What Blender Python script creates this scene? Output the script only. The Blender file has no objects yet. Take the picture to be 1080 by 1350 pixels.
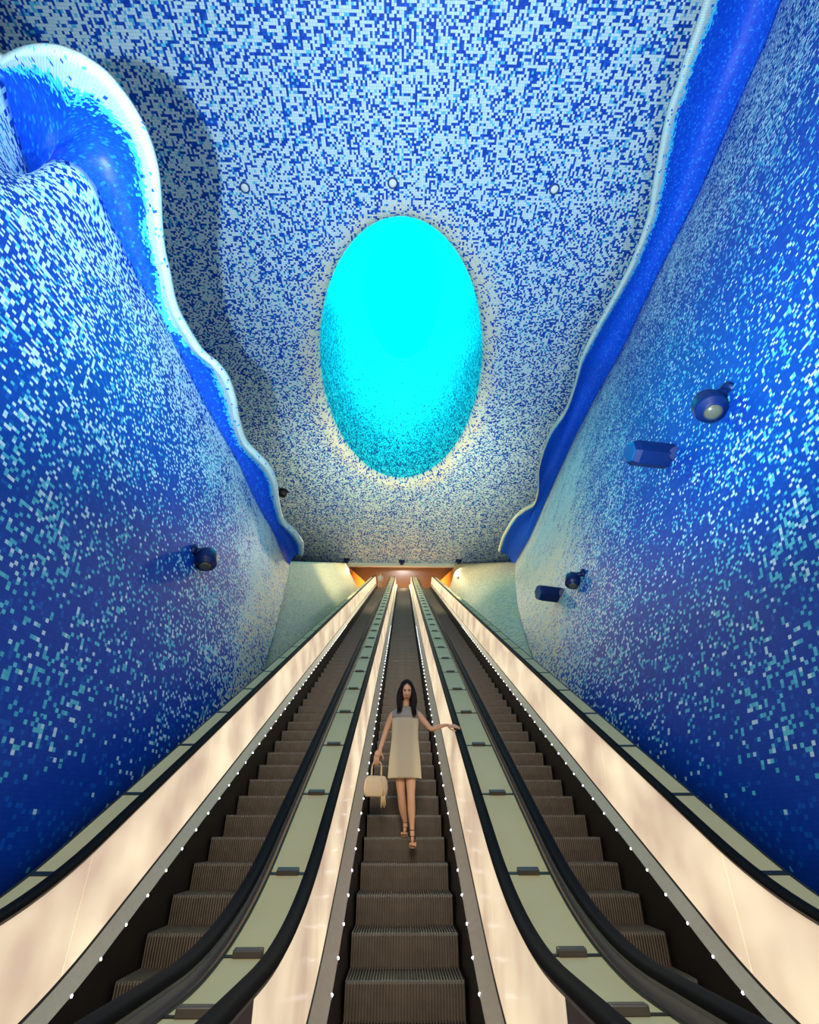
import bpy, bmesh, math, random
from mathutils import Vector, Matrix, noise
random.seed(7)
SC = bpy.context.scene
COL = SC.collection
PI = math.pi
S30, C30 = 0.5, math.sqrt(3)/2
T30 = math.tan(PI/6)

# ------------------------------------------------------------------ helpers
def tag(o, label=None, cat=None, group=None, kind=None):
    if label: o['label'] = label
    if cat: o['category'] = cat
    if group: o['group'] = group
    if kind: o['kind'] = kind
    return o

def empty(name, loc, label=None, cat=None, group=None):
    o = bpy.data.objects.new(name, None); COL.objects.link(o)
    o.location = loc; o.empty_display_size = .1
    return tag(o, label, cat, group)

class MB:
    """collects vertices, faces, uvs and point attributes for ONE mesh object"""
    def __init__(s): s.v=[]; s.f=[]; s.uv=[]; s.at={}; s.smooth=[]
    def vert(s, p, uv=(0,0), **a):
        s.v.append(tuple(p)); s.uv.append(uv)
        for k,x in a.items(): s.at.setdefault(k,{})[len(s.v)-1]=x
        return len(s.v)-1
    def face(s, *i, sm=False): s.f.append(tuple(i)); s.smooth.append(sm)
    def box(s, x0,x1,y0,y1,z0,z1, M=None):
        b=len(s.v)
        for z in (z0,z1):
            for x,y in ((x0,y0),(x1,y0),(x1,y1),(x0,y1)):
                p=Vector((x,y,z)); s.vert(M@p if M else p)
        for q in ((3,2,1,0),(4,5,6,7),(0,1,5,4),(1,2,6,5),(2,3,7,6),(3,0,4,7)): s.face(*[b+k for k in q])
    def grid(s, rows, sm=True, close=False):
        """rows: list of lists of vertex ids"""
        for a,b in zip(rows,rows[1:]):
            n=len(a)
            for i in range(n if close else n-1):
                j=(i+1)%n
                s.face(a[i],a[j],b[j],b[i],sm=sm)
    def tube(s, pts, rad, n=10, caps=True, sm=True, up=Vector((0,0,1)), flat=1.0):
        pts=[Vector(p) for p in pts]; rows=[]
        if not isinstance(rad,(list,tuple)): rad=[rad]*len(pts)
        for i,p in enumerate(pts):
            t=(pts[min(i+1,len(pts)-1)]-pts[max(i-1,0)]).normalized()
            u=up if abs(t.dot(up))<.95 else Vector((0,1,0))
            a=t.cross(u).normalized(); b=a.cross(t).normalized()
            rows.append([s.vert(p+a*math.cos(2*PI*k/n)*rad[i]+b*math.sin(2*PI*k/n)*rad[i]*flat) for k in range(n)])
        s.grid(rows,sm=sm,close=True)
        if caps: s.face(*rows[0]); s.face(*rows[-1][::-1])
        return rows
    def lathe(s, prof, n=24, M=None, sm=True, caps=True):
        rows=[]
        for r,z in prof:
            row=[]
            for k in range(n):
                p=Vector((r*math.cos(2*PI*k/n),r*math.sin(2*PI*k/n),z)); row.append(s.vert(M@p if M else p))
            rows.append(row)
        s.grid(rows,sm=sm,close=True)
        if caps: s.face(*rows[0][::-1]); s.face(*rows[-1])
    def ball(s, c, r, n=16, m=10, M=None):
        c=Vector(c); r=Vector(r) if isinstance(r,(tuple,list)) else Vector((r,r,r)); rows=[]
        for i in range(m+1):
            a=PI*(i+.02)/(m+.04); row=[]
            for k in range(n):
                p=Vector((r.x*math.sin(a)*math.cos(2*PI*k/n), r.y*math.sin(a)*math.sin(2*PI*k/n), r.z*math.cos(a)))
                if M: p=M@p
                row.append(s.vert(c+p))
            rows.append(row)
        s.grid(rows,close=True); s.face(*rows[0][::-1]); s.face(*rows[-1])
    def build(s, name, mat, parent=None, loc=None, recalc=True):
        me=bpy.data.meshes.new(name); me.from_pydata(s.v,[],s.f)
        uvl=me.uv_layers.new(name='UVMap'); li=[0]*len(me.loops); me.loops.foreach_get('vertex_index',li)
        flat=[]; [flat.extend(s.uv[i]) for i in li]; uvl.data.foreach_set('uv',flat)
        for k,d in s.at.items():
            a=me.attributes.new(k,'FLOAT','POINT'); a.data.foreach_set('value',[d.get(i,0.0) for i in range(len(s.v))])
        me.polygons.foreach_set('use_smooth',s.smooth)
        if recalc:
            bm=bmesh.new(); bm.from_mesh(me); bmesh.ops.recalc_face_normals(bm,faces=bm.faces); bm.to_mesh(me); bm.free()
        if mat: me.materials.append(mat)
        o=bpy.data.objects.new(name,me); COL.objects.link(o)
        if parent is not None: o.parent=parent
        if loc is not None: o.location=loc
        return o

def link_copy(o, parent=None, loc=None):
    c=o.copy(); COL.objects.link(c)
    if parent is not None: c.parent=parent
    if loc is not None: c.location=loc
    return c

def catmull(pts, n):
    """resample an open polyline smoothly, n points, even in arc length"""
    P=[Vector(p) for p in pts]; out=[]
    for i in range(len(P)-1):
        p0=P[max(i-1,0)]; p1=P[i]; p2=P[i+1]; p3=P[min(i+2,len(P)-1)]
        for k in range(8):
            t=k/8
            out.append(.5*((2*p1)+(p2-p0)*t+(2*p0-5*p1+4*p2-p3)*t*t+(3*p1-p0-3*p2+p3)*t**3))
    out.append(P[-1]); L=[0]
    for a,b in zip(out,out[1:]): L.append(L[-1]+(b-a).length)
    res=[]; j=0
    for k in range(n):
        s=L[-1]*k/(n-1)
        while j<len(L)-2 and L[j+1]<s: j+=1
        t=(s-L[j])/max(1e-9,L[j+1]-L[j]); res.append(out[j].lerp(out[j+1],min(1,max(0,t))))
    return res
def lerp(a,b,t): return a+(b-a)*t
def sst(a,b,x):
    t=min(1,max(0,(x-a)/(b-a))); return t*t*(3-2*t)

# ------------------------------------------------------------------ materials
def new_mat(name):
    m=bpy.data.materials.new(name); m.use_nodes=True
    nt=m.node_tree; return m, nt, nt.nodes['Principled BSDF']
def pmat(name, col, rough=.5, metal=0., var=.0, vscale=6., bump=0., bscale=40., spec=.5, emit=None, estr=0., stretch=None, sub=0.):
    m,nt,b=new_mat(name); N=nt.nodes; L=nt.links
    b.inputs['Roughness'].default_value=rough; b.inputs['Metallic'].default_value=metal
    b.inputs['Specular IOR Level'].default_value=spec
    tc=N.new('ShaderNodeTexCoord'); mp=N.new('ShaderNodeMapping'); L.new(tc.outputs['Object'],mp.inputs['Vector'])
    if stretch: mp.inputs['Scale'].default_value=stretch
    nz=N.new('ShaderNodeTexNoise'); nz.inputs['Scale'].default_value=vscale; nz.inputs['Detail'].default_value=4
    L.new(mp.outputs['Vector'],nz.inputs['Vector'])
    mx=N.new('ShaderNodeMix'); mx.data_type='RGBA'
    mx.inputs[6].default_value=(*[c*(1-var) for c in col],1); mx.inputs[7].default_value=(*[min(1,c*(1+var)) for c in col],1)
    L.new(nz.outputs['Fac'],mx.inputs[0]); L.new(mx.outputs[2],b.inputs['Base Color'])
    if sub: b.inputs['Subsurface Weight'].default_value=sub; b.inputs['Subsurface Radius'].default_value=(.02,.008,.004)
    if bump:
        n2=N.new('ShaderNodeTexNoise'); n2.inputs['Scale'].default_value=bscale; n2.inputs['Detail'].default_value=3
        L.new(mp.outputs['Vector'],n2.inputs['Vector'])
        bp=N.new('ShaderNodeBump'); bp.inputs['Strength'].default_value=bump; bp.inputs['Distance'].default_value=.01
        L.new(n2.outputs['Fac'],bp.inputs['Height']); L.new(bp.outputs['Normal'],b.inputs['Normal'])
    if emit: b.inputs['Emission Color'].default_value=(*emit,1); b.inputs['Emission Strength'].default_value=estr
    return m

def mosaic(name, deep, mid, light, whiteA, whiteB, cream, aquaA, aquaB, cluster=.5, cscale=.11, rough=.32, grout=.55, spec=.4):
    """square glass tiles: the mix of white / aqua / blue tiles follows the point attributes white, aqua, cream"""
    m,nt,b=new_mat(name); N=nt.nodes; L=nt.links
    def math_(op,a,bv=None,c=None):
        n=N.new('ShaderNodeMath'); n.operation=op
        for i,x in enumerate((a,bv,c)):
            if x is None: continue
            if isinstance(x,(int,float)): n.inputs[i].default_value=x
            else: L.new(x,n.inputs[i])
        return n.outputs[0]
    def mix(f,a,bv):
        n=N.new('ShaderNodeMix'); n.data_type='RGBA'
        for sock,x in ((n.inputs[0],f),(n.inputs[6],a),(n.inputs[7],bv)):
            if isinstance(x,tuple): sock.default_value=(*x,1)
            elif isinstance(x,(int,float)): sock.default_value=x
            else: L.new(x,sock)
        return n.outputs[2]
    def attr(k):
        n=N.new('ShaderNodeAttribute'); n.attribute_name=k; return n.outputs['Fac']
    uv=N.new('ShaderNodeUVMap'); uv.uv_map='UVMap'
    fl=N.new('ShaderNodeVectorMath'); fl.operation='FLOOR'; L.new(uv.outputs[0],fl.inputs[0])
    fr=N.new('ShaderNodeVectorMath'); fr.operation='FRACTION'; L.new(uv.outputs[0],fr.inputs[0])
    wn=N.new('ShaderNodeTexWhiteNoise'); wn.noise_dimensions='2D'; L.new(fl.outputs[0],wn.inputs['Vector'])
    sp=N.new('ShaderNodeSeparateColor'); L.new(wn.outputs['Color'],sp.inputs[0])
    r=wn.outputs['Value']; r2=sp.outputs[1]; r3=sp.outputs[2]
    nz=N.new('ShaderNodeTexNoise'); nz.noise_dimensions='2D'; nz.inputs['Scale'].default_value=cscale; nz.inputs['Detail'].default_value=3
    L.new(fl.outputs[0],nz.inputs['Vector'])
    nc=math_('SUBTRACT',nz.outputs['Fac'],.5)
    wt=attr('white'); aq=attr('aqua'); cr=attr('cream')
    gain=math_('MULTIPLY',math_('MULTIPLY',nc,cluster*4),wt)
    dw=math_('ADD',wt,math_('MULTIPLY',gain,math_('SUBTRACT',1.15,wt)))
    isW=math_('LESS_THAN',r,dw)
    ga=math_('MULTIPLY',aq,math_('ADD',1.0,math_('MULTIPLY',nc,3.0)))
    isA=math_('LESS_THAN',r,math_('ADD',dw,ga))
    blue=mix(math_('POWER',r2,2.0),deep,mid); blue=mix(math_('GREATER_THAN',r3,.9),blue,light)
    aqc=mix(r2,aquaA,aquaB)
    whc=mix(r3,whiteA,whiteB); whc=mix(cr,whc,mix(r2,cream,tuple(c*.8 for c in cream)))
    col=mix(isA,blue,aqc); col=mix(isW,col,whc)
    sx=N.new('ShaderNodeSeparateXYZ'); L.new(fr.outputs[0],sx.inputs[0])
    def edge(o): return math_('MINIMUM',o,math_('SUBTRACT',1.0,o))
    e=math_('LESS_THAN',math_('MINIMUM',edge(sx.outputs[0]),edge(sx.outputs[1])),.055)
    gm=N.new('ShaderNodeMix'); gm.data_type='RGBA'; gm.blend_type='MULTIPLY'
    L.new(math_('MULTIPLY',e,grout),gm.inputs[0]); L.new(col,gm.inputs[6]); gm.inputs[7].default_value=(.25,.3,.4,1)
    L.new(gm.outputs[2],b.inputs['Base Color'])
    b.inputs['Roughness'].default_value=rough; b.inputs['Specular IOR Level'].default_value=spec
    return m

M={}
M['ceil']=mosaic('ceiling mosaic',(.006,.055,.42),(.012,.12,.62),(.10,.42,.75),(.60,.80,.88),(.46,.72,.86),(.74,.76,.60),(.06,.48,.72),(.12,.62,.80),cluster=.55,cscale=.16,rough=.5,spec=.12)
M['wall']=mosaic('wall mosaic',(.003,.052,.38),(.0035,.066,.43),(.005,.11,.50),(.62,.84,.90),(.40,.76,.86),(.80,.76,.50),(.05,.42,.62),(.13,.62,.74),cluster=.45,cscale=.07,rough=.5,spec=.15,grout=.38)
M['wave']=mosaic('wave mosaic',(.004,.060,.52),(.006,.10,.62),(.01,.17,.70),(.42,.57,.57),(.32,.55,.60),(.56,.57,.38),(.02,.42,.74),(.10,.68,.85),cluster=.3,cscale=.2,rough=.40,spec=.25)
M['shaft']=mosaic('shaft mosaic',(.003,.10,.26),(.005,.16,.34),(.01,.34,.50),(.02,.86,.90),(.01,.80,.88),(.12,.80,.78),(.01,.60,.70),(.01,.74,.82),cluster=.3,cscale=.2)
M['beige']=mosaic('landing wall mosaic',(.50,.46,.34),(.62,.55,.36),(.62,.56,.38),(.86,.75,.46),(.74,.66,.42),(.86,.76,.46),(.36,.48,.48),(.42,.52,.48),cluster=.3,cscale=.2,rough=.6,spec=.08)
M['rubber']=pmat('black rubber handrail',(.006,.006,.007),.62,var=.2,spec=.05)
M['steel']=pmat('brushed steel',(.36,.30,.22),.45,metal=.12,spec=.25,var=.12,vscale=20,stretch=(1,1,1))
M['darksteel']=pmat('dark skirt steel',(.020,.017,.014),.38,metal=.3,var=.3,vscale=8)
M['step']=pmat('step metal',(.165,.134,.10),.46,metal=.35,var=.35,vscale=9,bump=.15,bscale=60)
M['stepdark']=pmat('step tread metal',(.085,.072,.058),.5,metal=.3,var=.3,vscale=9)
M['newel']=pmat('brown newel panel',(.16,.12,.095),.4,metal=.4,var=.1)
M['glass']=pmat('green frosted glass',(.55,.49,.26),.55,var=.10,vscale=1.2,spec=.07)
M['joint']=pmat('dark joint rubber',(.012,.014,.013),.45,var=.2)
M['clamp']=pmat('grey clamp metal',(.10,.085,.072),.38,metal=.5,var=.15)
M['concrete']=pmat('dark painted concrete',(.05,.06,.08),.8,var=.2)
M['tilefloor']=pmat('stone floor',(.20,.19,.18),.35,var=.15,vscale=2)
M['orange']=pmat('orange landing panel',(.66,.23,.022),.45,var=.18,vscale=1.5)
M['plaster']=pmat('pale lintel mosaic',(.55,.62,.56),.5,var=.12,vscale=30)
M['navy']=pmat('navy painted metal',(.001,.012,.075),.4,var=.15,spec=.3)
M['lensface']=pmat('projector lens',(.004,.07,.20),.15,var=.1,spec=.7)
M['lenswarm']=pmat('pale diffuser lens',(.07,.075,.05),.25,var=.1)
M['redline']=pmat('red comb edge',(.30,.02,.012),.4,var=.1)
M['ledrow']=pmat('small white led',(.9,.9,1),.3,emit=(.85,.86,.95),estr=3)
M['led']=pmat('white led',(.9,.9,1),.3,emit=(.82,.86,1.0),estr=14)
M['white']=pmat('white plastic',(.75,.80,.78),.4,var=.05)
M['bluering']=pmat('blue ring',(.01,.06,.25),.4,var=.1)
M['dark']=pmat('dark metal',(.01,.012,.02),.5,var=.1)
# back-lit white balustrade panels: lamps behind make soft uneven streaks
def lit_panel():
    m,nt,b=new_mat('back-lit white panel'); N=nt.nodes; L=nt.links
    tc=N.new('ShaderNodeTexCoord'); mp=N.new('ShaderNodeMapping'); mp.inputs['Scale'].default_value=(1,1.2,1.2)
    L.new(tc.outputs['Object'],mp.inputs['Vector'])
    nz=N.new('ShaderNodeTexNoise'); nz.inputs['Scale'].default_value=1.1; nz.inputs['Detail'].default_value=2.5; L.new(mp.outputs[0],nz.inputs['Vector'])
    cr=N.new('ShaderNodeValToRGB'); cr.color_ramp.elements[0].position=.32; cr.color_ramp.elements[1].position=.72
    cr.color_ramp.elements[0].color=(.62,.43,.27,1); cr.color_ramp.elements[1].color=(1.25,1.03,.66,1)
    L.new(nz.outputs['Fac'],cr.inputs[0])
    b.inputs['Base Color'].default_value=(.70,.62,.52,1); b.inputs['Roughness'].default_value=.25
    L.new(cr.outputs[0],b.inputs['Emission Color']); b.inputs['Emission Strength'].default_value=LIT
    return m
LIT=.72
M['lit']=lit_panel()
M['tube']=pmat('lamp tube behind panel foot',(.9,.85,.75),.3,emit=(1.0,.86,.66),estr=1.7)
M['sky']=pmat('cyan lit skylight',(.0,.5,.6),.4,emit=(.0,.85,.95),estr=.95,spec=0)

# ------------------------------------------------------------------ escalator geometry
ZT=19.75                       # upper landing height
def line(y): return 1.55+(S30*y-3.5)/C30          # nose line of the incline
def smax(a,b,k):
    h=max(0,k-abs(a-b))/k; return max(a,b)+h*h*k/4
def smin(a,b,k): return -smax(-a,-b,k)
def zoff(y,n,k=.5,flat=.92):
    """height at y of a line that runs n above the nose line, level on both landings"""
    return smin(smax(line(y)+n/C30,n*flat,k),ZT+n*flat,k)
def ysamples(y0,y1):
    ys=[]; y=y0
    while y<y1-1e-6:
        ys.append(y); z=line(y)
        y+=.12 if (y<6 or 35<y<39.5) else .8
    ys.append(y1); return ys
def path(n,y0,y1,k=.5): return [(y,zoff(y,n,k)) for y in ysamples(y0,y1)]
def sweep(mb, prof, pts, xc=0, closed=True, sm=False, caps=True):
    """prof: (x, offset along the local normal); pts: (y,z) path in the y-z plane"""
    rows=[]
    for i,(y,z) in enumerate(pts):
        a=Vector(pts[max(i-1,0)]); b=Vector(pts[min(i+1,len(pts)-1)]); t=(b-a).normalized(); nn=Vector((-t.y,t.x))
        rows.append([mb.vert((xc+x, y+nn.x*d, z+nn.y*d)) for x,d in prof])
    mb.grid(rows,sm=sm,close=closed)
    if closed and caps: mb.face(*rows[0]); mb.face(*rows[-1][::-1])
def ruled(mb, xa, na, xb, nb, y0, y1, thick=.0, xc=0, out=1):
    """plate between two off-set lines of the incline, with thickness outwards"""
    r=[]
    for y in ysamples(y0,y1):
        za=zoff(y,na); zb=zoff(y,nb)
        r.append([mb.vert((xc+xa,y,za)),mb.vert((xc+xb,y,zb)),mb.vert((xc+xb+out*thick,y,zb-thick*.2)),mb.vert((xc+xa+out*thick,y,za-thick*.2))])
    mb.grid(r,sm=False,close=True); mb.face(*r[0]); mb.face(*r[-1][::-1])

PITCH=.4037; W=.485
NOSES=[6.45+PITCH*k for k in range(-5,80)]
def step_mesh():
    mb=MB(); n=40; dx=2*W/n; rz=PITCH*T30
    # ribbed riser (leans back to its foot) and cleated tread as one folded strip
    def pts(d): return [(-W*0,0,0)]
    rows=[]
    secs=[(.036,-rz-.02),(.014,-rz*.55),(.002,-.03),(.004,-.004),(.012,.0),(.20,.0),(PITCH+.03,.0)]
    cols=[]
    for i in range(n):
        for x,deep in ((i*dx,0),(i*dx+dx*.46,0),(i*dx+dx*.52,1),(i*dx+dx*.94,1)): cols.append((x-W,deep))
    cols.append((W,0))
    for (y,z) in secs:
        row=[]
        for x,deep in cols:
            g=.024*deep
            tread = z>=-.001
            row.append(mb.vert((x, y+(g if not tread else 0), z-(g if tread else 0))))
        rows.append(row)
    mb.grid(rows,sm=False)
    b=len(mb.v)
    for x in (-W,W):
        q=[mb.vert((x,y,z)) for y,z in ((.03,-rz-.02),(0.004,0),(PITCH+.03,0),(PITCH+.03,-rz-.02))]; mb.face(*q)
    return mb

def lit_segments(root, side, xc):
    br=[2.9]+[4.69+2.06*k for k in range(17)]+[39.7]
    for a,b in zip(br,br[1:]):
        mb=MB(); ruled(mb,side*.648,.37,side*.697,1.03,a+.003,b-.003,.018,0,side); mb.build('balustrade_panel',M['lit'],root)

STEP_ME=None
def escalator(xc, label, sides):
    global STEP_ME
    root=empty('escalator',(xc,0,0),label,'escalator','escalators side by side')
    for y in NOSES:
        z=smin(smax(line(y),0.0,.25),ZT,.25)
        if STEP_ME is None:
            o=step_mesh().build('step',M['step'],root,(0,y,z)); STEP_ME=o
        else: o=link_copy(STEP_ME,root,(0,y,z))
    for s in (-1,1):
        mb=MB(); ruled(mb,s*.497,-.34,s*.530,.275,3.2,39.4,.012,0,s); mb.build('skirt_panel',M['darksteel'],root)
        mb=MB(); ruled(mb,s*.530,.290,s*.645,.350,2.6,39.9,.02,0,s); mb.build('inner_deck',M['steel'],root)
        mb=MB(); ruled(mb,s*.640,.345,s*.652,.375,2.6,39.9,.006,0,s); mb.build('joint_seal',M['joint'],root)
        lit_segments(root,s,xc)
        mb=MB(); ruled(mb,s*.655,.385,s*.664,.43,2.9,39.6,.004,0,s*-1); mb.build('lamp_tube',M['tube'],root)
        mb=MB(); ruled(mb,s*.65,.05,s*.69,1.03,1.75,2.897,.03,0,s); mb.build('newel_panel',M['newel'],root)
        # outer cladding and handrail guide
        mb=MB(); ruled(mb,s*.735,.86,s*.735,1.02,1.75,39.9,.012,0,s); mb.build('outer_cladding',M['steel'],root)
        mb=MB(); sweep(mb,[(s*.685,-.05),(s*.745,-.05),(s*.745,-.025),(s*.685,-.025)],path(1.07,1.9,40.0)); mb.build('handrail_guide',M['steel'],root)
        # handrail with its rounded turn-down at both ends
        pp=path(1.07,1.9,40.0); y0,z0=pp[0]; y1,z1=pp[-1]; R=.30
        a0=[(y0-R*math.sin(a),z0-R+R*math.cos(a)) for a in [PI*k/12 for k in range(12,0,-1)]]
        a1=[(y1+R*math.sin(a),z1-R+R*math.cos(a)) for a in [PI*k/12 for k in range(1,13)]]
        x=s*.715; w=.046
        prof=[(x-w,-.022),(x-w-.004,-.006),(x-w+.004,.010),(x-w+.022,.019),(x+w-.022,.019),(x+w-.004,.010),(x+w+.004,-.006),(x+w,-.022)]
        mb=MB(); sweep(mb,prof,a0+pp+a1,sm=True); mb.build('handrail',M['rubber'],root)
    # combs at the two landings
    mb=MB(); mb.box(-.53,.53,3.35,4.2,-.02,.012); mb.build('comb_plate',M['steel'],root)
    mb=MB(); mb.box(-.53,.53,38.75,39.5,ZT-.02,ZT+.012); mb.build('comb_plate',M['redline'],root)
    # small lights along the skirts
    led=MB(); led.ball((0,0,0),(.008,.008,.010),8,6); first=None
    base=[5.83-.2867*k for k in range(-115,6)]
    for s in sides:
        ys=sorted([y for y in base if 3.9<y<38])
        ind=ys[:50]; rest=ys[len(ind):]
        for y in ind:
            p=(s*.530,y,zoff(y,.287))
            if first is None: first=led.build('skirt_light',M['led'],root,p)
            else: link_copy(first,root,p)
        mb=MB()
        for y in rest: mb.ball((s*.530,y,zoff(y,.287)),(.0042,.0042,.006),6,4)
        if rest: tag(mb.build('skirt_light_row',M['ledrow'],root),kind='stuff')
    return root
XL,XC,XR=-1.84,.01,1.925
escalator(XC,'middle escalator with the woman in the pale dress standing on it',(-1,1))
escalator(XR,'escalator nearest the right mosaic wall, its steps empty',(1,))
escalator(XL,'escalator nearest the left mosaic wall, with a tiny person at its top',(-1,))

# glass decks between and beside the escalators
JY=[2.1,2.88,3.66]+[4.57+1.03*k for k in range(34)]
def deck(x0,x1,label,clamps,outer=0):
    root=empty('glass_deck',((x0+x1)/2,0,0),label,'glass deck','glass decks along the escalators')
    h=(x1-x0)/2
    ND=.955
    for a,b in zip(JY,JY[1:]):
        mb=MB(); ruled(mb,-h,ND,h,ND,a+.012,b-.012,0,0)
        # give it thickness downwards
        mb=MB(); r=[]
        ys=[lerp(a+.012,b-.012,k/6) for k in range(7)]
        for y in ys:
            z=zoff(y,ND); r.append([mb.vert((-h,y,z)),mb.vert((h,y,z)),mb.vert((h,y,z-.02)),mb.vert((-h,y,z-.02))])
        mb.grid(r,sm=False,close=True); mb.face(*r[0]); mb.face(*r[-1][::-1])
        mb.build('glass_panel',M['glass'],root)
    f=None; g=None
    for y in JY:
        z=zoff(y,ND); sl=math.atan((zoff(y+.02,ND)-zoff(y-.02,ND))/.04)
        if f is None:
            mb=MB(); w=.014 if clamps else .026; mb.box(-h,h,-w,w,-.022,.006); f=mb.build('joint_strip',M['joint'],root,(0,y,z))
        else: f=link_copy(f,root,(0,y,z))
        f.rotation_euler=(sl,0,0)
        if clamps:
            if g is None:
                mb=MB(); mb.box(-.085,.085,-.026,.026,.0,.038); g=mb.build('clamp_bar',M['clamp'],root,(clamps,y,z))
                bv=g.modifiers.new('bevel','BEVEL'); bv.width=.006; bv.segments=2
            else: g=link_copy(g,root,(clamps,y,z))
            g.rotation_euler=(sl,0,0)
    # steel side rails
    for s in (-1,1):
        mb=MB(); sweep(mb,[(s*h-.008,-.03),(s*h+.008,-.03),(s*h+.008,.010),(s*h-.008,.010)],path(ND,2.1,39.6)); mb.build('edge_rail',M['joint'],root)
    if outer:
        mb=MB(); ruled(mb,outer*(h+.01),-.2,outer*(h+.01),ND-.02,1.9,39.8,.02,0,outer); mb.build('outer_cladding',M['darksteel'],root)
    return root
deck(XL+.782,XC-.782,'green glass deck with clamp bars between the left and middle escalators',-.001)
deck(XC+.782,XR-.782,'green glass deck with clamp bars between the middle and right escalators',.001)
deck(-2.90,XL-.782,'narrow green glass deck without clamp bars along the left mosaic wall',0,-1)
deck(XR+.782,3.03,'narrow green glass deck without clamp bars along the right mosaic wall',0,1)

# ------------------------------------------------------------------ mosaic walls and waves
TW=.048
def fbm(x,y,s): return noise.noise(Vector((x*s,y*s,3.7)))+.5*noise.noise(Vector((x*s*2.1,y*s*2.1,9.1)))
A_R=[(9.0,-6),(9.05,-2),(9.15,.5),(9.21,2.01),(9.3,2.66),(9.32,3.63),(9.37,4.8),(9.42,6.34),(9.33,8.0),(9.29,9.55),(9.25,12.28),(9.05,14.6),(8.93,17.14),(8.90,20.55),(8.91,23.58),(8.90,27.54),(8.74,30.4),(8.65,31.99)]
L_R=[(7.3,-6),(7.3,-2),(7.4,.5),(7.46,2.04),(7.51,2.66),(7.51,3.09),(7.56,3.62),(7.58,4.23),(7.79,5.22),(8.07,6.34),(8.24,7.04),(8.28,8.56),(8.07,10.2),(7.88,11.38),(7.74,12.7),(7.93,14.39),(7.93,15.83),(7.61,17.16),(7.59,18.62),(7.74,20.22),(8.1,21.64),(8.27,22.7),(8.27,23.67),(7.74,24.36),(7.38,25.25),(7.15,26.67),(7.04,28.09),(7.11,29.73)]
A_L=[(-14.5,-3.5),(-12.6,1.0),(-11.2,3.0),(-10.55,3.64),(-10.65,3.97),(-10.83,4.53),(-11.05,5.23),(-11.26,5.95),(-11.03,5.73),(-10.75,5.5),(-10.43,5.34),(-10.1,5.3),(-9.79,5.37),(-9.55,5.55),(-9.4,5.98),(-9.42,6.57),(-9.43,7.31),(-9.44,8.08),(-9.41,9.14),(-9.27,9.87),(-9.22,10.98),(-9.17,12.4),(-9.11,14.47),(-8.95,16.67),(-8.78,18.67),(-8.74,22.47),(-8.52,25.44),(-8.52,28.99),(-8.37,30.14)]
L_L=[(-14.0,-3.5),(-12.1,.9),(-11.0,2.8),(-10.4,3.33),(-10.01,3.19),(-9.47,3.08),(-8.91,3.09),(-8.43,3.23),(-8.01,3.52),(-7.74,3.94),(-7.57,4.43),(-7.52,4.99),(-7.61,5.64),(-7.83,6.34),(-8.12,7.1),(-8.38,7.94),(-8.5,8.58),(-8.76,9.86),(-8.71,10.8),(-8.5,11.84),(-8.09,12.46),(-7.87,13.25),(-7.9,14.45),(-8.08,15.63),(-8.16,17.2),(-7.85,18.17),(-7.44,19.27),(-7.37,20.6),(-7.61,22.45),(-7.73,24.52),(-7.27,25.88),(-7.04,27.36),(-7.23,28.75)]
ZA={1:18.5,-1:10.55}
KL=9/15.95
A_L=[(-.04+(x+.04)*KL,y*KL) for x,y in A_L]; L_L=[(-.04+(x+.04)*KL,y*KL) for x,y in L_L]
NU=220; NV=56
def bottom(y,s): return Vector((s*3.45 if s>0 else -3.40,y,zoff(y,.25)-.25 if y<8 else line(y)+.0))
BOT_END=11.0
WALLS={}
def wall_density(y,z,v,s,u=0):
    """designed tile mix of the wall, plus cream for painted warm light: plain blue at the foot near the entrance, aqua flecks above, foam white near the wave and at the far end"""
    if s<0: y=4.3+(y-4.3)*1.18
    h=z-line(max(y,4.3)); n=fbm(y,z,.16); n2=fbm(y+40,z,.5)
    foot=1.1-.10*(y-5)+.5*n2+.7*n
    on=sst(foot,foot+.9,h)
    far=sst(5.5,13,y-.30*(h-2))
    top=sst(.52,.97,v+.10*n); end=sst(.74,1.0,u+.05*n2-.10*v)
    band=sst(.35,.8,n+.25)*.5+sst(-.2,.6,n2)*.25
    white=on*(.035+.10*band*sst(1.5,5,h)+(.64 if s<0 else .46)*top**1.3*(.8+.3*n2))
    white=max(white,far*(.36+.20*n2)+.40*sst(9.5,14,y-.45*(h-1)))
    aqua=on*(.12+.09*n2)*(1-.4*top)+far*.12
    aqua=max(aqua,.004)
    cream=sst(7,16,y)*(1-.75*sst(.35,.8,v))+.35*top*sst(14,26,y)+end  # cream toward the far end paints warm light into the white tiles
    white=white+(.66-white)*end; aqua*=1-.6*end
    return max(0,min(.9,white)),max(0,min(.5,aqua)),max(0,min(1,cream))
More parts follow.
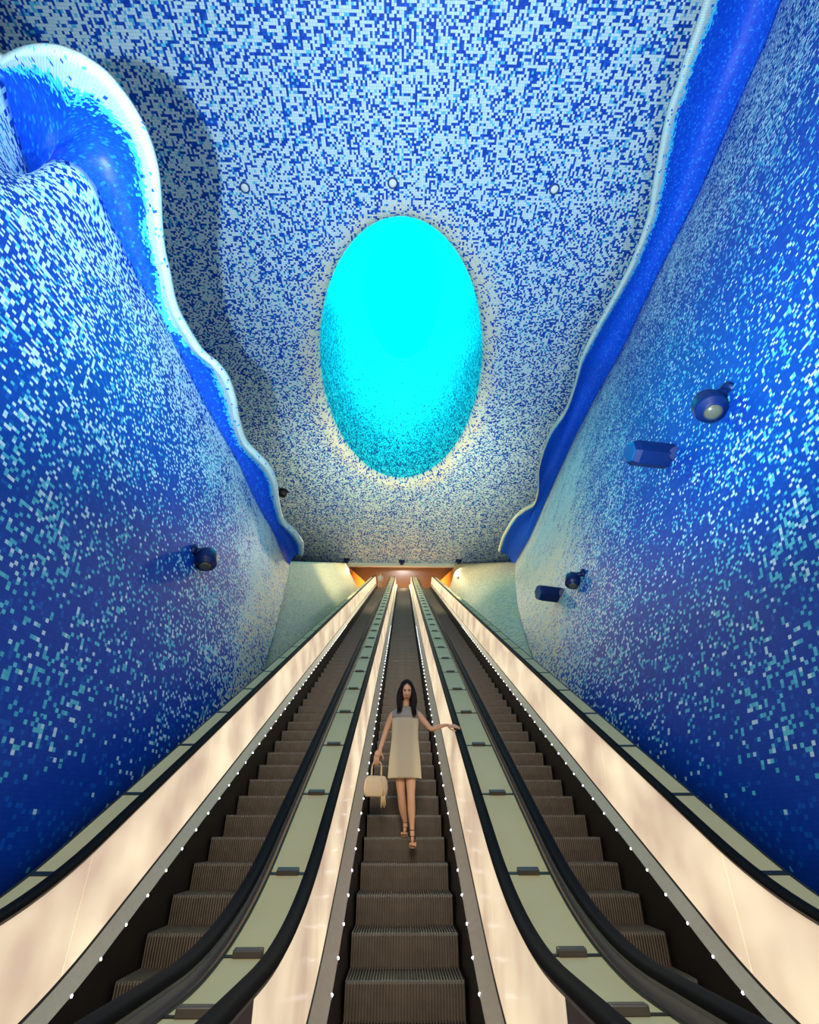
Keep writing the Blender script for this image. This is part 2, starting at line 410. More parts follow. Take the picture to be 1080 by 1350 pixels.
def shell(s,A,name):
    top=catmull([(x,y,ZA[s]) for x,y in A],NU)
    # smoothed top line drives the wall; the exact line takes over only close to the lip
    sm=[sum((top[min(NU-1,max(0,i+k))] for k in range(-22,23)),Vector())/45 for i in range(NU)]
    for i in range(NU):
        w=min(1,min(i,NU-1-i)/22); sm[i]=top[i].lerp(sm[i],w)
    mb=MB(); rows=[]
    for j in range(NV+1):
        t=j/NV; row=[]
        for i in range(NU):
            u=i/(NU-1)
            yb=lerp(-5.0,BOT_END,u**.9)
            b=bottom(yb,s); a=sm[i]
            p=Vector((lerp(b.x,a.x,t**1.22), lerp(b.y,a.y,t), lerp(b.z,a.z,t)))
            p.x+=s*.26*math.exp(-(t/.045)**2)
            py=p.y; p+= (top[i]-sm[i])*t**7
            wh,aq,cr=wall_density(py,p.z,t,s,u)
            row.append(mb.vert(p,(py/TW,p.z*1.07/TW),white=wh,aqua=aq,cream=cr))
        rows.append(row)
    mb.grid(rows)
    o=mb.build(name,M['wall'],recalc=False); tag(o,kind='structure')
    sd=o.modifiers.new('thickness','SOLIDIFY'); sd.thickness=.12; sd.offset=-1 if s<0 else 1
    return o,top
def wave(s,A,Lp,pairs,name):
    """the curling lip on top of the wall: hollow underside, rounded pale edge, flat back"""
    n=360
    if pairs is None:
        a=catmull([(x,y,ZA[s]) for x,y in A],n); l=catmull([(x,y,ZA[s]) for x,y in Lp],n)
    else:
        a=[];l=[]
        for k,((ia,ib),(la,lb),m) in enumerate(pairs):
            aa=catmull([(x,y,ZA[s]) for x,y in A[ia:ib+1]],m); ll=catmull([(x,y,ZA[s]) for x,y in Lp[la:lb+1]],m)
            if k: aa=aa[1:]; ll=ll[1:]
            a+=aa; l+=ll
        n=len(a)
    mb=MB(); rows=[]; d=0; NW=22
    for i in range(n):
        if i: d+=(a[i]-a[i-1]).length*.5+(l[i]-l[i-1]).length*.5
        ax,lx=a[i],l[i]; wd=(lx-ax).length; dirn=(lx-ax)/max(wd,1e-6)
        hgt=min(.6,.32*wd); row=[]
        nz=fbm(d,0,.8)*.12+.06*noise.noise(Vector((d*4,1,1)))
        ts=[k/NW for k in range(NW+1)]
        far=sst(14,28,ax.y)
        up=lambda t: hgt*math.sin(PI*min(1,max(0,t))**.75)*(1-.30*t)
        arc=0; q0=None
        for t in ts:
            p=ax.lerp(lx,t)+Vector((0,0,up(t)))
            if q0 is not None: arc+=(p-q0).length
            q0=p
            dl=(1-t)*wd
            e=wd*.20*(1+nz*3) if s<0 and i<pnear else .15+.14*max(0,nz*4)
            wh=sst(e*1.25,e*.75,dl)*.96; aq=sst(e*2.3,e*1.1,dl)*.95
            row.append(mb.vert(p,(d/TW,arc/TW),white=wh,aqua=aq*(1-wh),cream=.25+.6*far+.15*(s>0)))
        for ang in (30,75,120,165):
            q=math.radians(ang); p=lx+dirn*(.11*math.sin(q))+Vector((0,0,.11*(1-math.cos(q))))
            row.append(mb.vert(p,(d/TW,(arc+.12*q)/TW),white=.95,aqua=.05,cream=.3+.6*far))
        for t in (.9,.75,.6,.45,.3,.15,0,-.12):
            p=ax.lerp(lx,t)+Vector((0,0,up(t)+.25)); row.append(mb.vert(p,(d/TW,(arc+.5+(1-t)*wd)/TW),white=.5,aqua=.1,cream=.3))
        rows.append(row)
    mb.grid(rows)
    mb.face(*rows[0]); mb.face(*rows[-1][::-1])
    o=mb.build(name,M['wave'],recalc=False); tag(o,kind='structure'); return o
pnear=0
wr,topR=shell(1,A_R,'wall_right')
wl,topL=shell(-1,A_L,'wall_left')
wave(1,A_R,L_R,[((0,3),(0,3),20),((3,7),(3,9),50),((7,11),(9,14),60),((11,14),(14,18),50),((14,17),(18,27),110)],'trim_1')
pnear=150
wave(-1,A_L,L_L,[((0,3),(0,3),20),((3,7),(3,7),44),((7,15),(7,13),90),((15,21),(13,20),60),((21,24),(20,25),50),((24,28),(25,32),90)],'trim_2')

# pale walls from the wave ends to the upper portal
def landing_wall(s,name):
    mb=MB(); rows=[]; nu,nv=60,24
    aend=Vector((8.75,31.9,18.9)) if s>0 else Vector((-4.88,17.1,10.78))
    pt=Vector((5.0,39.9,22.95)) if s>0 else Vector((-5.38,39.9,22.95))
    pb=Vector((4.45,39.9,20.0)) if s>0 else Vector((-4.75,39.9,20.0))
    for j in range(nv+1):
        t=j/nv; row=[]
        for i in range(nu+1):
            u=-.01+1.01*i/nu
            yb=lerp(BOT_END,39.9,u); x=3.52 if s>0 else -3.47
            b=bottom(yb,s); b.x=x+s*.36*sst(.22,0,u)+(pb.x-x)*sst(.75,1,u); b.z=min(b.z,pb.z)
            a=aend.lerp(pt,u)
            p=b.lerp(a,t); p.x=lerp(b.x,a.x,t**1.3)
            p+=Vector((s*.10,0,-.0))*sst(.2,0,u)
            row.append(mb.vert(p,(p.y/TW,p.z*1.3/TW),white=.55,aqua=.12*(1-u),cream=.6))
        rows.append(row)
    mb.grid(rows); o=mb.build(name,M['beige'],recalc=False); tag(o,kind='structure')
    sd=o.modifiers.new('thickness','SOLIDIFY'); sd.thickness=.1; sd.offset=-1 if s<0 else 1
    return o
landing_wall(1,'wall_right_landing'); landing_wall(-1,'wall_left_landing')

# ------------------------------------------------------------------ ceiling with the oval crater
HZ=23.0; TC=.080
EC=Vector((-.24,18.2)); EA,EB=4.66,9.07; RF=.55
HX0,HX1,HY0,HY1=-16.,16.,-9.,39.9
def ceiling():
    mb=MB(); n=192; rows=[]
    ell=lambda a,k: Vector((EC.x+(EA+k)*math.cos(a),EC.y+(EB+k)*math.sin(a)))
    def ring(k,z):
        row=[]
        for i in range(n):
            a=2*PI*i/n; p=ell(a,k)
            row.append(add(p.x,p.y,z,k))
        return row
    def add(x,y,z,k):
        n1=fbm(x,y,.35); r=sst(1.5,.3,k+.6*n1)
        wh=.53+.06*n1-.05*sst(8,-2,y)*0+.24*r; cr=.15+.75*r+.25*sst(22,36,y)  # rim cream is tile colour; the far cream is painted-in warm light
        return mb.vert((x,y,z),(x/TC,y/TC),white=wh,aqua=.05*(1-r),cream=min(1,cr))
    for q in range(0,7):                       # rounded edge of the opening
        an=PI/2*q/6
        rows.append(ring(RF*(1-math.cos(an))*1.0 if False else RF-RF*math.cos(PI/2-an)*1.0 if False else RF*(1-math.sin(PI/2-an)), HZ+RF*(1-math.sin(an))))
    for k in (.8,1.2,1.8,2.6): rows.append(ring(k,HZ))
    last=[Vector(mb.v[i][:2]) for i in rows[-1]]
    def rect(d):
        c=[]
        tx=((HX1-EC.x) if d.x>0 else (HX0-EC.x))/d.x if abs(d.x)>1e-6 else 1e9
        ty=((HY1-EC.y) if d.y>0 else (HY0-EC.y))/d.y if abs(d.y)>1e-6 else 1e9
        return EC+d*min(tx,ty)
    outer=[]
    for i in range(n):
        outer.append(rect((last[i]-EC).normalized()))
    # put a ring vertex on each corner
    for cx in (HX0,HX1):
        for cy in (HY0,HY1):
            j=min(range(n),key=lambda i:(outer[i]-Vector((cx,cy))).length); outer[j]=Vector((cx,cy))
    for t in [k/14 for k in range(1,15)]:
        rows.append([add(*last[i].lerp(outer[i],t),HZ,5) for i in range(n)])
    mb.grid(rows,close=True,sm=True)
    return tag(mb.build('ceiling',M['ceil'],recalc=False),kind='structure')
ceiling()
def shaft():
    mb=MB(); n=160; rows=[]; top=HZ+11
    for j in range(25):
        t=j/24; z=lerp(HZ+RF*.98,top,t); k=1-.42*t**.9; row=[]
        for i in range(n+1):
            a=2*PI*i/n; x=EC.x+EA*k*math.cos(a); y=EC.y+.9*t+EB*k*math.sin(a)
            n1=fbm(x,z+a,.6)
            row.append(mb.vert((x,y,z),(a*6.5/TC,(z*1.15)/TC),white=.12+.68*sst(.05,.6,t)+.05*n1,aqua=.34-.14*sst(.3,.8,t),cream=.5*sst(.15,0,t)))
        rows.append(row)
    mb.grid(rows); tag(mb.build('ceiling_shaft',M['shaft'],recalc=False),kind='structure')
    mb=MB(); k=.585; ids=[mb.vert((EC.x+EA*k*math.cos(2*PI*i/64),EC.y+.9+EB*k*math.sin(2*PI*i/64),top-.02)) for i in range(64)]
    b=[mb.vert((EC.x+EA*k*math.cos(2*PI*i/64),EC.y+.9+EB*k*math.sin(2*PI*i/64),top+.05)) for i in range(64)]
    mb.face(*ids); mb.face(*b[::-1]); mb.grid([ids,b],close=True,sm=False)
    tag(mb.build('window_1',M['sky']),kind='structure')
shaft()

# ------------------------------------------------------------------ floors, outer shell and the portal at the top
def slab(name,mat,*b):
    mb=MB(); mb.box(*b); return tag(mb.build(name,mat),kind='structure')
slab('floor',M['tilefloor'],-16,16,-9,4.3,-.2,0)
mb=MB(); ids=[]
for y,z in ((4.3,-.45),(39.3,line(39.3)-.9)):
    for x in (-16,16): ids.append(mb.vert((x,y,z)))
ids2=[mb.vert((mb.v[i][0],mb.v[i][1],mb.v[i][2]-.2)) for i in ids]
mb.face(ids[0],ids[1],ids[3],ids[2]); mb.face(ids2[0],ids2[2],ids2[3],ids2[1])
for a,b in ((0,1),(1,3),(3,2),(2,0)): mb.face(ids[a],ids2[a],ids2[b],ids[b])
tag(mb.build('floor_incline',M['concrete']),kind='structure')
slab('floor_landing',M['tilefloor'],-9,9,39.4,47,ZT-.3,ZT)
slab('wall_outer_left',M['concrete'],-16.2,-16,-9,39.9,-1,HZ)
slab('wall_outer_right',M['concrete'],16,16.2,-9,39.9,-1,HZ)
slab('wall_near',M['concrete'],-16,16,-9.2,-9,-1,HZ)
# lintel over the portal and the wall around it
slab('wall_back',M['plaster'],-16,16,39.9,40.1,22.62,HZ)
slab('wall_back_left',M['plaster'],-16,-5.35,39.95,40.1,8,22.62)
slab('wall_back_right',M['plaster'],4.98,16,39.95,40.1,8,22.62)
def prism(name,mat,pts,z0,z1):
    mb=MB(); a=[mb.vert((x,y,z0)) for x,y in pts]; b=[mb.vert((x,y,z1)) for x,y in pts]
    mb.face(*a[::-1]); mb.face(*b); mb.grid([a,b],sm=False,close=True); return tag(mb.build(name,mat),kind='structure')
prism('wall_portal_left',M['orange'],[(-5.36,40.1),(-5.5,40.1),(-3.2,45.5),(-3.1,45.4)],ZT,22.8)
prism('wall_portal_right',M['orange'],[(5.0,40.1),(5.15,40.1),(3.0,45.5),(2.9,45.4)],ZT,22.8)
slab('wall_portal_back',M['orange'],-3.2,3.0,45.4,45.6,ZT,22.8)
slab('ceiling_portal',M['dark'],-5.6,5.3,40.1,45.6,22.64,22.8)
# ------------------------------------------------------------------ camera
cam=bpy.data.cameras.new('camera'); co=bpy.data.objects.new('camera',cam); COL.objects.link(co)
cam.sensor_fit='VERTICAL'; cam.sensor_height=36; cam.lens=605/1350*36; cam.clip_end=300
co.location=(-.04,0,1.55); co.rotation_euler=(PI/2+math.radians(34.6),0,-math.radians(.93))
SC.camera=co
# ------------------------------------------------------------------ fixtures on walls and ceiling
def frame_to(d, up=Vector((0,0,1))):
    z=Vector(d).normalized(); x=up.cross(z).normalized() if abs(z.dot(up))<.98 else Vector((1,0,0)); y=z.cross(x)
    return Matrix((x,y,z)).transposed().to_4x4()
def box_projector(pos, mount, aim, ln, rad, label, group):
    root=empty('wall_projector',pos,label,'projector',group); P=Vector(pos); F=frame_to(aim)
    n=6; mb=MB(); mb.lathe([(rad*.72,-ln*.5),(rad,-ln*.40),(rad,ln*.36),(rad*.86,ln*.46)],n,F@Matrix.Rotation(PI/6,4,'Z'),sm=False)
    h=mb.build('housing',M['navy'],root); bv=h.modifiers.new('bevel','BEVEL'); bv.width=.012; bv.segments=2
    mb=MB(); mb.lathe([(rad*.80,ln*.455),(rad*.80,ln*.475),(rad*.7,ln*.482)],n,F@Matrix.Rotation(PI/6,4,'Z'),sm=False); mb.build('lens',M['lensface'],root)
    mb=MB(); a=F@Vector((0,0,-ln*.44)); b=Vector(mount)-P; mb.tube([a,a.lerp(b,.5),b],[rad*.38,rad*.30,rad*.30],10); mb.build('arm',M['navy'],root)
    mb=MB(); mb.lathe([(rad*.55,-.05),(rad*.55,.03),(rad*.4,.05)],16,Matrix.Translation(b)@frame_to(a-b)); mb.build('wall_plate',M['navy'],root)
def round_projector(pos, mount, rad, label, group):
    root=empty('wall_projector',pos,label,'projector',group); P=Vector(pos)
    s=-1 if pos[0]>0 else 1
    F=frame_to((s*.25,-.30,-1),Vector((0,1,0)))
    mb=MB(); mb.lathe([(rad*.15,-rad*1.15),(rad*.55,-rad*1.05),(rad*.86,-rad*.72),(rad,-rad*.25),(rad,rad*.55),(rad*.94,rad*.72),(rad*.62,rad*.86),(rad*.58,rad*1.0)],28,F); mb.build('housing',M['navy'],root)
    mb=MB(); mb.lathe([(rad*.52,rad*.99),(rad*.52,rad*1.05),(rad*.3,rad*1.12),(rad*.05,rad*1.14)],24,F); mb.build('lens',M['lenswarm'],root)
    mb=MB(); b=Vector(mount)-P; mb.tube([Vector((0,0,rad*.3)),b*.5+Vector((0,0,rad*.35)),b],[rad*.42,rad*.34,rad*.34],12); mb.build('arm',M['navy'],root)
    mb=MB(); mb.lathe([(rad*.6,-.05),(rad*.6,.03),(rad*.45,.05)],18,Matrix.Translation(b)@frame_to(-b)); mb.build('wall_plate',M['navy'],root)
G='navy projectors on the mosaic walls'
round_projector((5.13,5.30,7.46),(5.47,5.16,7.67),.255,'round navy projector highest on the right wall, above a six-sided one',G)
box_projector((5.14,7.10,7.95),(5.50,6.90,7.80),(-1,-.12,.02),1.10,.28,'long six-sided navy projector under the round one high on the right wall',G)
round_projector((4.74,11.65,7.30),(4.98,11.36,7.37),.215,'round navy projector low on the right wall, just above a six-sided one',G)
box_projector((4.64,13.27,7.62),(4.92,12.95,7.50),(-1,-.25,.0),1.0,.27,'six-sided navy projector lowest on the right wall, toward the top of the escalators',G)
round_projector((-3.94,8.08,5.95),(-4.17,7.93,6.05),.21,'only navy projector on the left wall, round with a pale lens',G)

def downlight(x,y,label):
    root=empty('ceiling_downlight',(x,y,HZ),label,'ceiling light','round lights in the mosaic ceiling')
    mb=MB(); mb.lathe([(.15,-.005),(.15,-.05),(.21,-.05),(.21,.0)],28,caps=False); mb.build('ring',M['bluering'],root)
    mb=MB(); mb.lathe([(.155,-.002),(.155,-.035),(.10,-.05),(.02,-.054)],28); mb.build('diffuser',M['white'],root)
downlight(-6.6,7.97,'round white ceiling light beside the big shadow of the left wave')
downlight(-.59,7.71,'round white ceiling light straight above the oval opening')
downlight(5.99,7.82,'round white ceiling light near the right wave')

def ceiling_spot(x,y,z,label):
    root=empty('ceiling_spotlight',(x,y,z),label,'spotlight','dark spotlights above the portal')
    mb=MB(); mb.box(-.30,.30,-.16,.16,-.14,0); o=mb.build('mount',M['navy'],root); bv=o.modifiers.new('bevel','BEVEL'); bv.width=.03
    mb=MB(); mb.lathe([(.20,-.13),(.22,-.22),(.12,-.42),(.06,-.44)],18,Matrix.Rotation(.25,4,'X')); mb.build('housing',M['navy'],root)
ceiling_spot(-5.45,39.15,23.0,'small dark spotlight over the left corner of the orange portal')
ceiling_spot(-.14,39.45,23.0,'small dark spotlight over the middle of the orange portal')
ceiling_spot(5.35,39.2,23.0,'small dark spotlight over the right corner of the orange portal')
def sensor(p,n,label):
    mb=MB(); mb.lathe([(.11,-.03),(.11,.03),(.07,.06),(.02,.065)],16,frame_to(n)); o=mb.build('wall_sensor',M['dark'],None,p)
    tag(o,label,'sensor','small dark sensors on the pale walls')
sensor((-4.55,33.0,17.75),(.53,-.44,.72),'small dark round sensor on the pale wall left of the portal')
sensor((4.55,34.5,18.75),(-.58,-.44,.69),'small dark round sensor on the pale wall right of the portal')
root=empty('ceiling_lamp',(-9.35,28.4,HZ),'dark lamp on the ceiling half hidden behind the left wave','lamp')
mb=MB(); mb.lathe([(.34,0),(.34,-.30),(.28,-.42),(.05,-.44)],20); mb.build('housing',M['dark'],root)
mb=MB(); mb.lathe([(.40,.0),(.40,-.05)],20); mb.build('mount',M['dark'],root)

# ------------------------------------------------------------------ the woman on the middle escalator
M['skin']=pmat('skin',(.70,.38,.21),.5,var=.06,vscale=12,sub=.0)
M['hair']=pmat('dark hair',(.012,.008,.007),.6,var=.4,vscale=30,stretch=(3,3,.4),bump=.4,bscale=60,spec=.15)
M['lips']=pmat('lips',(.36,.07,.06),.4,var=.05)
M['eye']=pmat('dark eye',(.015,.01,.008),.2,var=.05)
M['strap']=pmat('brown leather strap',(.10,.035,.018),.45,var=.1)
M['sole']=pmat('tan sole',(.42,.24,.13),.5,var=.1)
M['yoke']=pmat('grey sheer yoke',(.30,.28,.25),.7,var=.08,vscale=40)
M['bag']=pmat('cream leather bag',(.66,.50,.30),.5,var=.07,vscale=10,bump=.1)
M['bagside']=pmat('pale bag gusset',(.80,.68,.58),.5,var=.05)
M['tassel']=pmat('straw tassel',(.74,.58,.26),.6,var=.15,vscale=40,stretch=(4,4,.5))
def dress_mat():
    m,nt,b=new_mat('pale knit dress'); N=nt.nodes; L=nt.links
    tc=N.new('ShaderNodeTexCoord'); sx=N.new('ShaderNodeSeparateXYZ'); L.new(tc.outputs['Object'],sx.inputs[0])
    ab=N.new('ShaderNodeMath'); ab.operation='ABSOLUTE'; L.new(sx.outputs[0],ab.inputs[0])
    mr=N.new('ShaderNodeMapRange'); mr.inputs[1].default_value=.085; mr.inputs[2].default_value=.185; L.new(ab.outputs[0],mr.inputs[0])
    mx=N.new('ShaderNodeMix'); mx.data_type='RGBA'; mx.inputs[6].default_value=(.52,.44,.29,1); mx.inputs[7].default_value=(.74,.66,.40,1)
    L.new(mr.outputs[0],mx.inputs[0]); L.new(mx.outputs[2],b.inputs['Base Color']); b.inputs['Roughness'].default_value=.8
    wv=N.new('ShaderNodeTexWave'); wv.inputs['Scale'].default_value=60; wv.inputs['Distortion'].default_value=1; L.new(tc.outputs['Object'],wv.inputs['Vector'])
    bp=N.new('ShaderNodeBump'); bp.inputs['Strength'].default_value=.15; bp.inputs['Distance'].default_value=.005; L.new(wv.outputs['Fac'],bp.inputs['Height']); L.new(bp.outputs['Normal'],b.inputs['Normal'])
    return m
M['dress']=dress_mat()
WX,WY,WZ=.01,6.88,1.466
def skin_body(chains, name, mat, parent, extra=None, sub=2):
    """one continuous skinned surface; chains: lists of (point, radius_x, radius_y); the first vertex of the first chain is the root"""
    me=bpy.data.meshes.new(name+'_skeleton'); vs=[];es=[];rs=[];idx={}
    for ch in chains:
        prev=None
        for p,r in ch:
            key=tuple(round(c,4) for c in p)
            if key not in idx: idx[key]=len(vs); vs.append(p); rs.append(r if isinstance(r,tuple) else (r,r))
            if prev is not None: es.append((prev,idx[key]))
            prev=idx[key]
    me.from_pydata(vs,es,[]); o=bpy.data.objects.new(name,me); COL.objects.link(o)
    sk=o.modifiers.new('skin','SKIN'); sk.use_smooth_shade=True; sk.branch_smoothing=.6
    for i,r in enumerate(rs): me.skin_vertices[0].data[i].radius=r; me.skin_vertices[0].data[i].use_root=(i==0)
    sb=o.modifiers.new('subdivision','SUBSURF'); sb.levels=sub; sb.render_levels=sub
    dg=bpy.context.evaluated_depsgraph_get(); ev=o.evaluated_get(dg); m2=bpy.data.meshes.new_from_object(ev)
    bm=bmesh.new(); bm.from_mesh(m2)
    if extra: 
        t=bpy.data.meshes.new('t'); t.from_pydata(extra.v,[],extra.f); bm.from_mesh(t); bpy.data.meshes.remove(t)
    bmesh.ops.recalc_face_normals(bm,faces=bm.faces)
    for f in bm.faces: f.smooth=True
    bm.to_mesh(m2); bm.free(); m2.name=name; m2.materials.clear(); m2.materials.append(mat)
    bpy.data.objects.remove(o); r=bpy.data.objects.new(name,m2); COL.objects.link(r)
    if parent is not None: r.parent=parent
    return r
woman=empty('person',(WX,WY,WZ),'woman with long dark hair in a pale short dress standing on the middle escalator','person')
O=Vector((WX,WY,WZ))
def loc(x,y,z): return Vector((x,y,z))-O
def v3(x,y,z): return tuple(loc(x,y,z))
HC=loc(.030,6.862,3.165)                                   # head centre
HT=Matrix.Rotation(math.radians(13),4,'X')                 # head bent a little downwards
HT=Matrix.Rotation(math.radians(4),4,'Z')@HT
def head_point(a,t,k=1.):
    """a: angle round, 0 = face; t: 0 crown .. pi chin"""
    x=math.sin(t)*math.sin(a); y=-math.sin(t)*math.cos(a); z=math.cos(t)
    rx,ry,rz=.081,.101,.150
    low=max(0,-z)
    w=1-.42*low**1.6
    p=Vector((x*rx*w, y*ry*(1-.30*low*(1 if y>0 else .25)), z*rz))
    if y<0:                                                # the face: flat front, brow, sockets, nose, lips, chin
        f=-y; u=p.x; q=p.z
        p.y+=.012*f*max(0,1-(u/.05)**2)
        g=lambda cx,cz,sx,sz: math.exp(-((u-cx)/sx)**2-((q-cz)/sz)**2)
        p.y-=f*(.034*g(0,-.038,.013,.018)+.018*g(0,-.010,.010,.030)+.010*g(0,-.083,.022,.011)+.012*g(0,-.132,.022,.016)+.007*g(0,.035,.05,.014))
        p.y+=f*(.011*(g(.031,.006,.017,.013)+g(-.031,.006,.017,.013))+.004*g(0,-.105,.02,.007))
        p.y-=f*.006*(g(.043,-.035,.02,.02)+g(-.043,-.035,.02,.02))
    return p*k
ex=MB(); rows=[]
for j in range(33):
    t=PI*(j+.15)/32.3; rows.append([ex.vert(HC+HT@head_point(2*PI*i/40,t)) for i in range(40)])
ex.grid(rows,close=True); ex.face(*rows[0][::-1]); ex.face(*rows[-1])
for s in (-1,1):                                           # ears
    ex.ball(HC+HT@Vector((s*.080,.012,-.012)),(.010,.020,.032),10,8)
def finger(pts,r0,r1,up=Vector((0,0,1))):
    n=len(pts); ex.tube(pts,[lerp(r0,r1,i/(n-1)) for i in range(n)],10,up=up); ex.ball(pts[-1],r1*1.0,8,6)
# right hand hangs and closes on the bag handles
wrR=loc(-.322,6.845,2.415)
for k in range(4):
    x0=-.387+.0178*k; d=(.0,.005,.004,-.004)[k]
    finger([loc(x0,6.806,2.340),loc(x0,6.768,2.312),loc(x0,6.755,2.280-d),loc(x0,6.776,2.240-d),loc(x0,6.828,2.246-d),loc(x0,6.850,2.274)],.0098,.0078,Vector((1,0,0)))
finger([loc(-.312,6.815,2.375),loc(-.284,6.822,2.345),loc(-.276,6.832,2.318),loc(-.278,6.846,2.296)],.0125,.009)
ex.ball(loc(-.352,6.812,2.362),(.037,.019,.050),14,10,Matrix.Rotation(.25,3,'Y'))
# left hand rests on the handrail, fingers over its far edge
rail=zoff(6.73,1.07)+.028
for k in range(4):
    y0=6.772-.024*k; L_=(.92,1.0,1.04,.86)[3-k]; zr=zoff(y0,1.07)+.030
    b=loc(.642,y0*1.0,zr+.028)
    pts=[b,loc(.642+.040*L_,y0-.004,zr+.026),loc(.642+.075*L_,y0-.007,zr+.016),loc(.642+.105*L_,y0-.008,zr+.003)]
    finger(pts,.0105,.0078)
ex.ball(loc(.622,6.733,zoff(6.733,1.07)+.058),(.050,.046,.0165),16,10,Matrix.Rotation(math.radians(24),3,'X'))
finger([loc(.596,6.706,zoff(6.70,1.07)+.062),loc(.618,6.664,zoff(6.66,1.07)+.050),loc(.650,6.650,zoff(6.65,1.07)+.042),loc(.675,6.645,zoff(6.645,1.07)+.036)],.0125,.0088)
# toes
ex.tube([loc(.016,6.877,2.86),loc(.020,6.880,2.96),loc(.026,6.890,3.07)],[.058,.048,.042],16)
def toes(ball,dirn,right,sgn):
    for k in range(5):
        c=ball+right*(sgn*(-.032+.0155*k)); ln=(.040,.036,.032,.027,.022)[k]; r=(.0125,.009,.0088,.0085,.008)[k]
        p=[c-dirn*.02,c+dirn*ln*.5+Vector((0,0,.003)),c+dirn*ln+Vector((0,0,-.003))]
        ex.tube(p,[r,r,r*.85],8); ex.ball(p[-1],r*.85,8,6)
ftR=dict(ank=loc(.022,6.965,1.595),ball=loc(.010,6.885,1.502)); ftL=dict(ank=loc(.102,6.765,1.520),ball=loc(.104,6.668,1.408))
dR=Vector((-.05,-1,-.10)).normalized(); dL=Vector((.02,-.86,-.50)).normalized()
toes(ftR['ball'],dR,Vector((1,0,0)),1); toes(ftL['ball'],dL,Vector((1,0,0)),-1)
pel=(v3(.006,6.885,2.36),(.150,.115)); 
spine=[pel,(v3(.008,6.885,2.50),(.125,.10)),(v3(.010,6.88,2.62),(.120,.095)),(v3(.012,6.88,2.75),(.130,.10)),(v3(.014,6.88,2.855),(.095,.075)),(v3(.020,6.880,2.965),(.046,.048)),(v3(.026,6.892,3.06),(.040,.044))]
armR=[spine[4],(v3(-.165,6.883,2.872),.050),(v3(-.222,6.892,2.74),.042),(v3(-.262,6.897,2.62),.036),(v3(-.292,6.875,2.52),.034),(v3(-.322,6.845,2.415),(.022,.026)),(v3(-.332,6.828,2.375),(.018,.040)),(v3(-.338,6.822,2.340),(.015,.044))]
armL=[spine[4],(v3(.193,6.881,2.874),.050),(v3(.285,6.845,2.755),.042),(v3(.362,6.810,2.660),.036),(v3(.445,6.785,2.680),.034),(v3(.545,6.750,2.704),(.026,.021)),(v3(.590,6.737,2.706),(.036,.017)),(v3(.640,6.734,zoff(6.734,1.07)+.052),(.043,.015))]
legR=[pel,(v3(-.062,6.885,2.27),.088),(v3(-.050,6.88,2.10),.074),(v3(-.036,6.872,1.93),.056),(v3(-.030,6.872,1.87),.053),(v3(-.014,6.905,1.75),.054),(v3(.012,6.945,1.64),.034),(v3(.022,6.967,1.600),.030),(v3(.018,6.945,1.565),.032),(v3(.010,6.885,1.504),(.036,.017)),(v3(.009,6.865,1.498),(.032,.014))]
legL=[pel,(v3(.078,6.88,2.27),.088),(v3(.086,6.85,2.10),.074),(v3(.089,6.805,1.93),.056),(v3(.090,6.795,1.87),.053),(v3(.095,6.798,1.73),.054),(v3(.101,6.782,1.59),.034),(v3(.102,6.768,1.530),.030),(v3(.103,6.745,1.492),.032),(v3(.104,6.672,1.412),(.036,.017)),(v3(.104,6.655,1.402),(.032,.014))]
skin_body([spine,armR,armL,legR,legL],'body',M['skin'],woman,ex)
# face details
for s in (-1,1):
    mb=MB(); mb.ball(HC+HT@(head_point(s*.40,PI/2-.045)+Vector((0,-.001,0))),(.0155,.007,.0075),12,8); mb.build('eye',M['eye'],woman)
    mb=MB(); pts=[HC+HT@(head_point(s*a,PI/2-z)+Vector((0,-.003,0))) for a,z in ((.18,.136),(.40,.170),(.62,.156))]; mb.tube(pts,[.0045,.0045,.002],6); mb.build('eyebrow',M['hair'],woman)
mb=MB(); pts=[HC+HT@(head_point(a,PI/2+z)+Vector((0,-.003,0))) for a,z in ((-.36,.575),(-.17,.575),(0,.590),(.17,.575),(.36,.575))]; mb.tube(pts,[.003,.0085,.0080,.0085,.003],8); mb.build('lips',M['lips'],woman)
# hair: cap plus long locks falling to the shoulders
mb=MB(); rows=[]
for j in range(22):
    t=.03+(PI*.74)*j/21; row=[]
    op=sst(.80,1.25,t)*PI*.225                    # opening round the face starts at the hairline
    for i in range(49):
        a=op+(2*PI-2*op)*i/48
        p=head_point(a,t); k=1.16+.012*math.sin(a*14)
        if t<1.2 and math.cos(a)>0: k+=.03
        row.append(mb.vert(HC+HT@Vector((p.x*k*1.06+(.0),p.y*k+.004,p.z*1.10+.004))))
    rows.append(row)
mb.grid(rows)
rnd=random.Random(3)
for k in range(84):
    side=-1 if k%2 else 1
    a=side*rnd.uniform(.78,PI); t0=rnd.uniform(.55,1.3); base=HC+HT@(head_point(a,t0)*1.10)
    back=abs(a)>1.9; end=(2.800 if side>0 else 2.845)+rnd.uniform(0,.07)
    drop=base.z+WZ-end; xw=side*rnd.uniform(.085,.135) if not back else base.x-HC.x+side*.03
    fall=[base]; ph=rnd.uniform(-.5,.5)
    for q in range(1,9):
        t=q/8
        x=lerp(base.x-HC.x,xw,min(1,t*1.6))+side*.014*math.sin(t*PI*2+ph)
        y=lerp(base.y,(HC.y+.06 if back else HC.y-.012+rnd.uniform(-.004,.004)-.115*t),min(1,t*1.3))
        fall.append(Vector((HC.x+x,y,base.z-drop*t)))
    mb.tube(fall,[.016,.021,.024,.025,.025,.023,.019,.012,.003],7)
mb.build('hair',M['hair'],woman)
